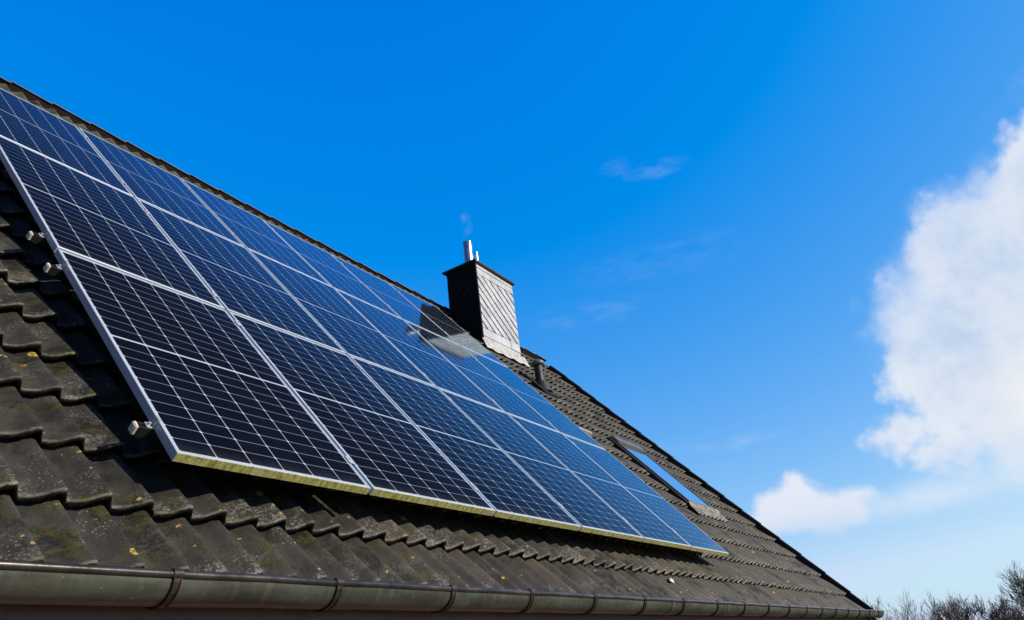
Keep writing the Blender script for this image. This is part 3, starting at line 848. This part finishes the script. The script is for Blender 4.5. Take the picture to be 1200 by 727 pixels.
# deeper blue overhead
zen = t.math('SUBTRACT', 1.0, t.math('MULTIPLY', t.ramp(el, 47, 60), .62))
vs_ = t.n('ShaderNodeVectorMath', operation='SCALE'); t.put(vs_.inputs[0], col); t.put(vs_.inputs['Scale'], zen); col = vs_.outputs[0]
cv = t.n('ShaderNodeCombineXYZ'); t.put(cv.inputs[0], az); t.put(cv.inputs[1], el)
pos = cv.outputs[0]
n_big = t.noise(pos, .16, 5, .55); n_mid = t.noise(pos, .55, 5, .6); n_fine = t.noise(pos, 1.6, 5, .6)
pert = t.math('ADD', t.math('MULTIPLY', t.math('SUBTRACT', n_big, .5), 3.6), t.math('ADD', t.math('MULTIPLY', t.math('SUBTRACT', n_mid, .5), 2.0), t.math('MULTIPLY', t.math('SUBTRACT', n_fine, .5), .55)))
bil = t.n('ShaderNodeTexVoronoi', feature='SMOOTH_F1'); bil.inputs['Scale'].default_value = .42; bil.inputs['Smoothness'].default_value = .35; bil.inputs['Detail'].default_value = 2.0; t.put(bil.inputs['Vector'], pos)
pert = t.math('ADD', pert, t.math('MULTIPLY', t.math('SUBTRACT', bil.outputs['Distance'], .5), 1.3))
def discs(lst):
    d = None
    for (a, e, ra, re) in lst:
        q1 = t.math('DIVIDE', t.math('SUBTRACT', az, a), ra/re); q2 = t.math('SUBTRACT', el, e)
        dd = t.math('SUBTRACT', t.math('SQRT', t.math('ADD', t.math('MULTIPLY', q1, q1), t.math('MULTIPLY', q2, q2))), re)
        d = dd if d is None else t.math('SMOOTH_MIN', d, dd, .8)
    return d
big = t.math('ADD', discs([(105, 18.0, 13.6, 11.9), (96.5, 18.0, 9.0, 8.4), (92.2, 15.5, 6.6, 6.2), (86.4, 11.6, 2.9, 1.9), (91.0, 10.4, 5.6, 2.6), (98, 10.5, 8, 4.5)]), pert)
sml = t.math('ADD', discs([(77.9, 8.3, 2.9, 2.2), (78.4, 9.9, 1.1, 1.1), (80.2, 7.6, 2.6, 1.7), (75.4, 7.3, 1.7, 1.4), (82.3, 8.5, 1.7, .8)]), t.math('MULTIPLY', pert, .42))
strk = t.math('ADD', discs([(87, 7.5, 6.5, .8), (95, 8.2, 8, 1.3)]), t.math('MULTIPLY', pert, .35))
def under(base, c, w_):                         # cloud body, soft towards its foot
    return c
hard = t.ramp(t.noise(pos, .12, 2), .40, .60)
a_big = t.math('ADD', t.math('MULTIPLY', t.ramp(big, .7, -.8), hard), t.math('MULTIPLY', t.ramp(big, 1.9, -2.2), t.math('SUBTRACT', 1.0, hard)))
a_big = t.math('MULTIPLY', a_big, t.ramp(el, 6.6, 10.8))
a_sml = t.math('MULTIPLY', t.ramp(sml, .35, -.55), t.ramp(el, 4.6, 8.0))
a_str = t.math('MULTIPLY', t.ramp(strk, 1.0, -.9), .75)
soft = t.ramp(t.noise(pos, .28, 5, .6), .35, .7)
c_in = t.mix(soft, (7.2, 7.9, 9.0), (5.3, 6.6, 8.6))
rimw = t.ramp(big, -2.8, -.2)
c_big = t.mix(t.math('MULTIPLY', rimw, .55), c_in, (8.3, 8.7, 9.4))
glow = t.math('MULTIPLY', t.ramp(az, 86, 96), t.ramp(t.math('ABSOLUTE', t.math('SUBTRACT', el, 11.5)), 5.5, .5))
c_big = t.mix(t.math('MULTIPLY', glow, .75), c_big, (9.3, 9.2, 9.1))
c_sml = t.mix(t.ramp(el, 6.0, 9.5), (6.6, 7.5, 9.0), (8.0, 8.4, 9.3))
col = t.mix(t.math('MULTIPLY', a_str, 1.0), col, (7.4, 8.3, 9.3))
col = t.mix(t.math('MULTIPLY', a_big, .97), col, c_big)
col = t.mix(t.math('MULTIPLY', a_sml, .95), col, c_sml)
# high thin wisps
wsp = t.ramp(t.noise(t.scale(pos, (.35, 1.3, 1)), .9, 5, .65), .36, .68)
for (a, e, ra, re, k) in ((74.2, 34.0, 2.0, .55, .22), (70.8, 35.0, .9, .4, .16), (75.6, 13.4, 2.0, .32, .35), (70.5, 13.7, 5, .5, .12), (66.5, 24.6, 5.5, 1.0, .10), (73, 27.5, 7, 1.5, .07)):
    dd = t.math('ADD', discs([(a, e, ra, re)]), t.math('MULTIPLY', pert, .22))
    col = t.mix(t.math('MULTIPLY', t.math('MULTIPLY', t.ramp(dd, .5, -.7), wsp), k*.6), col, (8.2, 8.6, 9.4))
nt.links.new(col, bg.inputs[0]); bg.inputs[1].default_value = .1

sl_ = bpy.data.lights.new('sun', 'SUN'); sl_.energy = 4.6; sl_.angle = R(.5); sl_.color = (1, .905, .76)
so = bpy.data.objects.new('sun', sl_); COL.objects.link(so)
so.rotation_euler = SUN.to_track_quat('Z', 'Y').to_euler()

# ------------------------------------------------------------------ camera
cd = bpy.data.cameras.new('camera'); cam = bpy.data.objects.new('camera', cd); COL.objects.link(cam)
rw = Matrix(((0.54620776, -0.82975793, -0.11471205), (0.30960162, 0.32722824, -0.89278694), (0.77833406, 0.45213212, 0.43562901)))
mx = Matrix((rw[0], -rw[1], -rw[2])).transposed().to_4x4(); mx.translation = CAM
cam.matrix_world = mx
cd.sensor_fit = 'HORIZONTAL'; cd.sensor_width = 36; cd.lens = 886.8/1200*36
cd.clip_start = .05; cd.clip_end = 6000
sc.camera = cam
sc.render.resolution_x, sc.render.resolution_y = 1024, 620
sc.view_settings.view_transform = 'Standard'; sc.view_settings.look = 'None'
sc.view_settings.exposure = 0; sc.view_settings.gamma = 1
sc.cycles.volume_bounces = 1
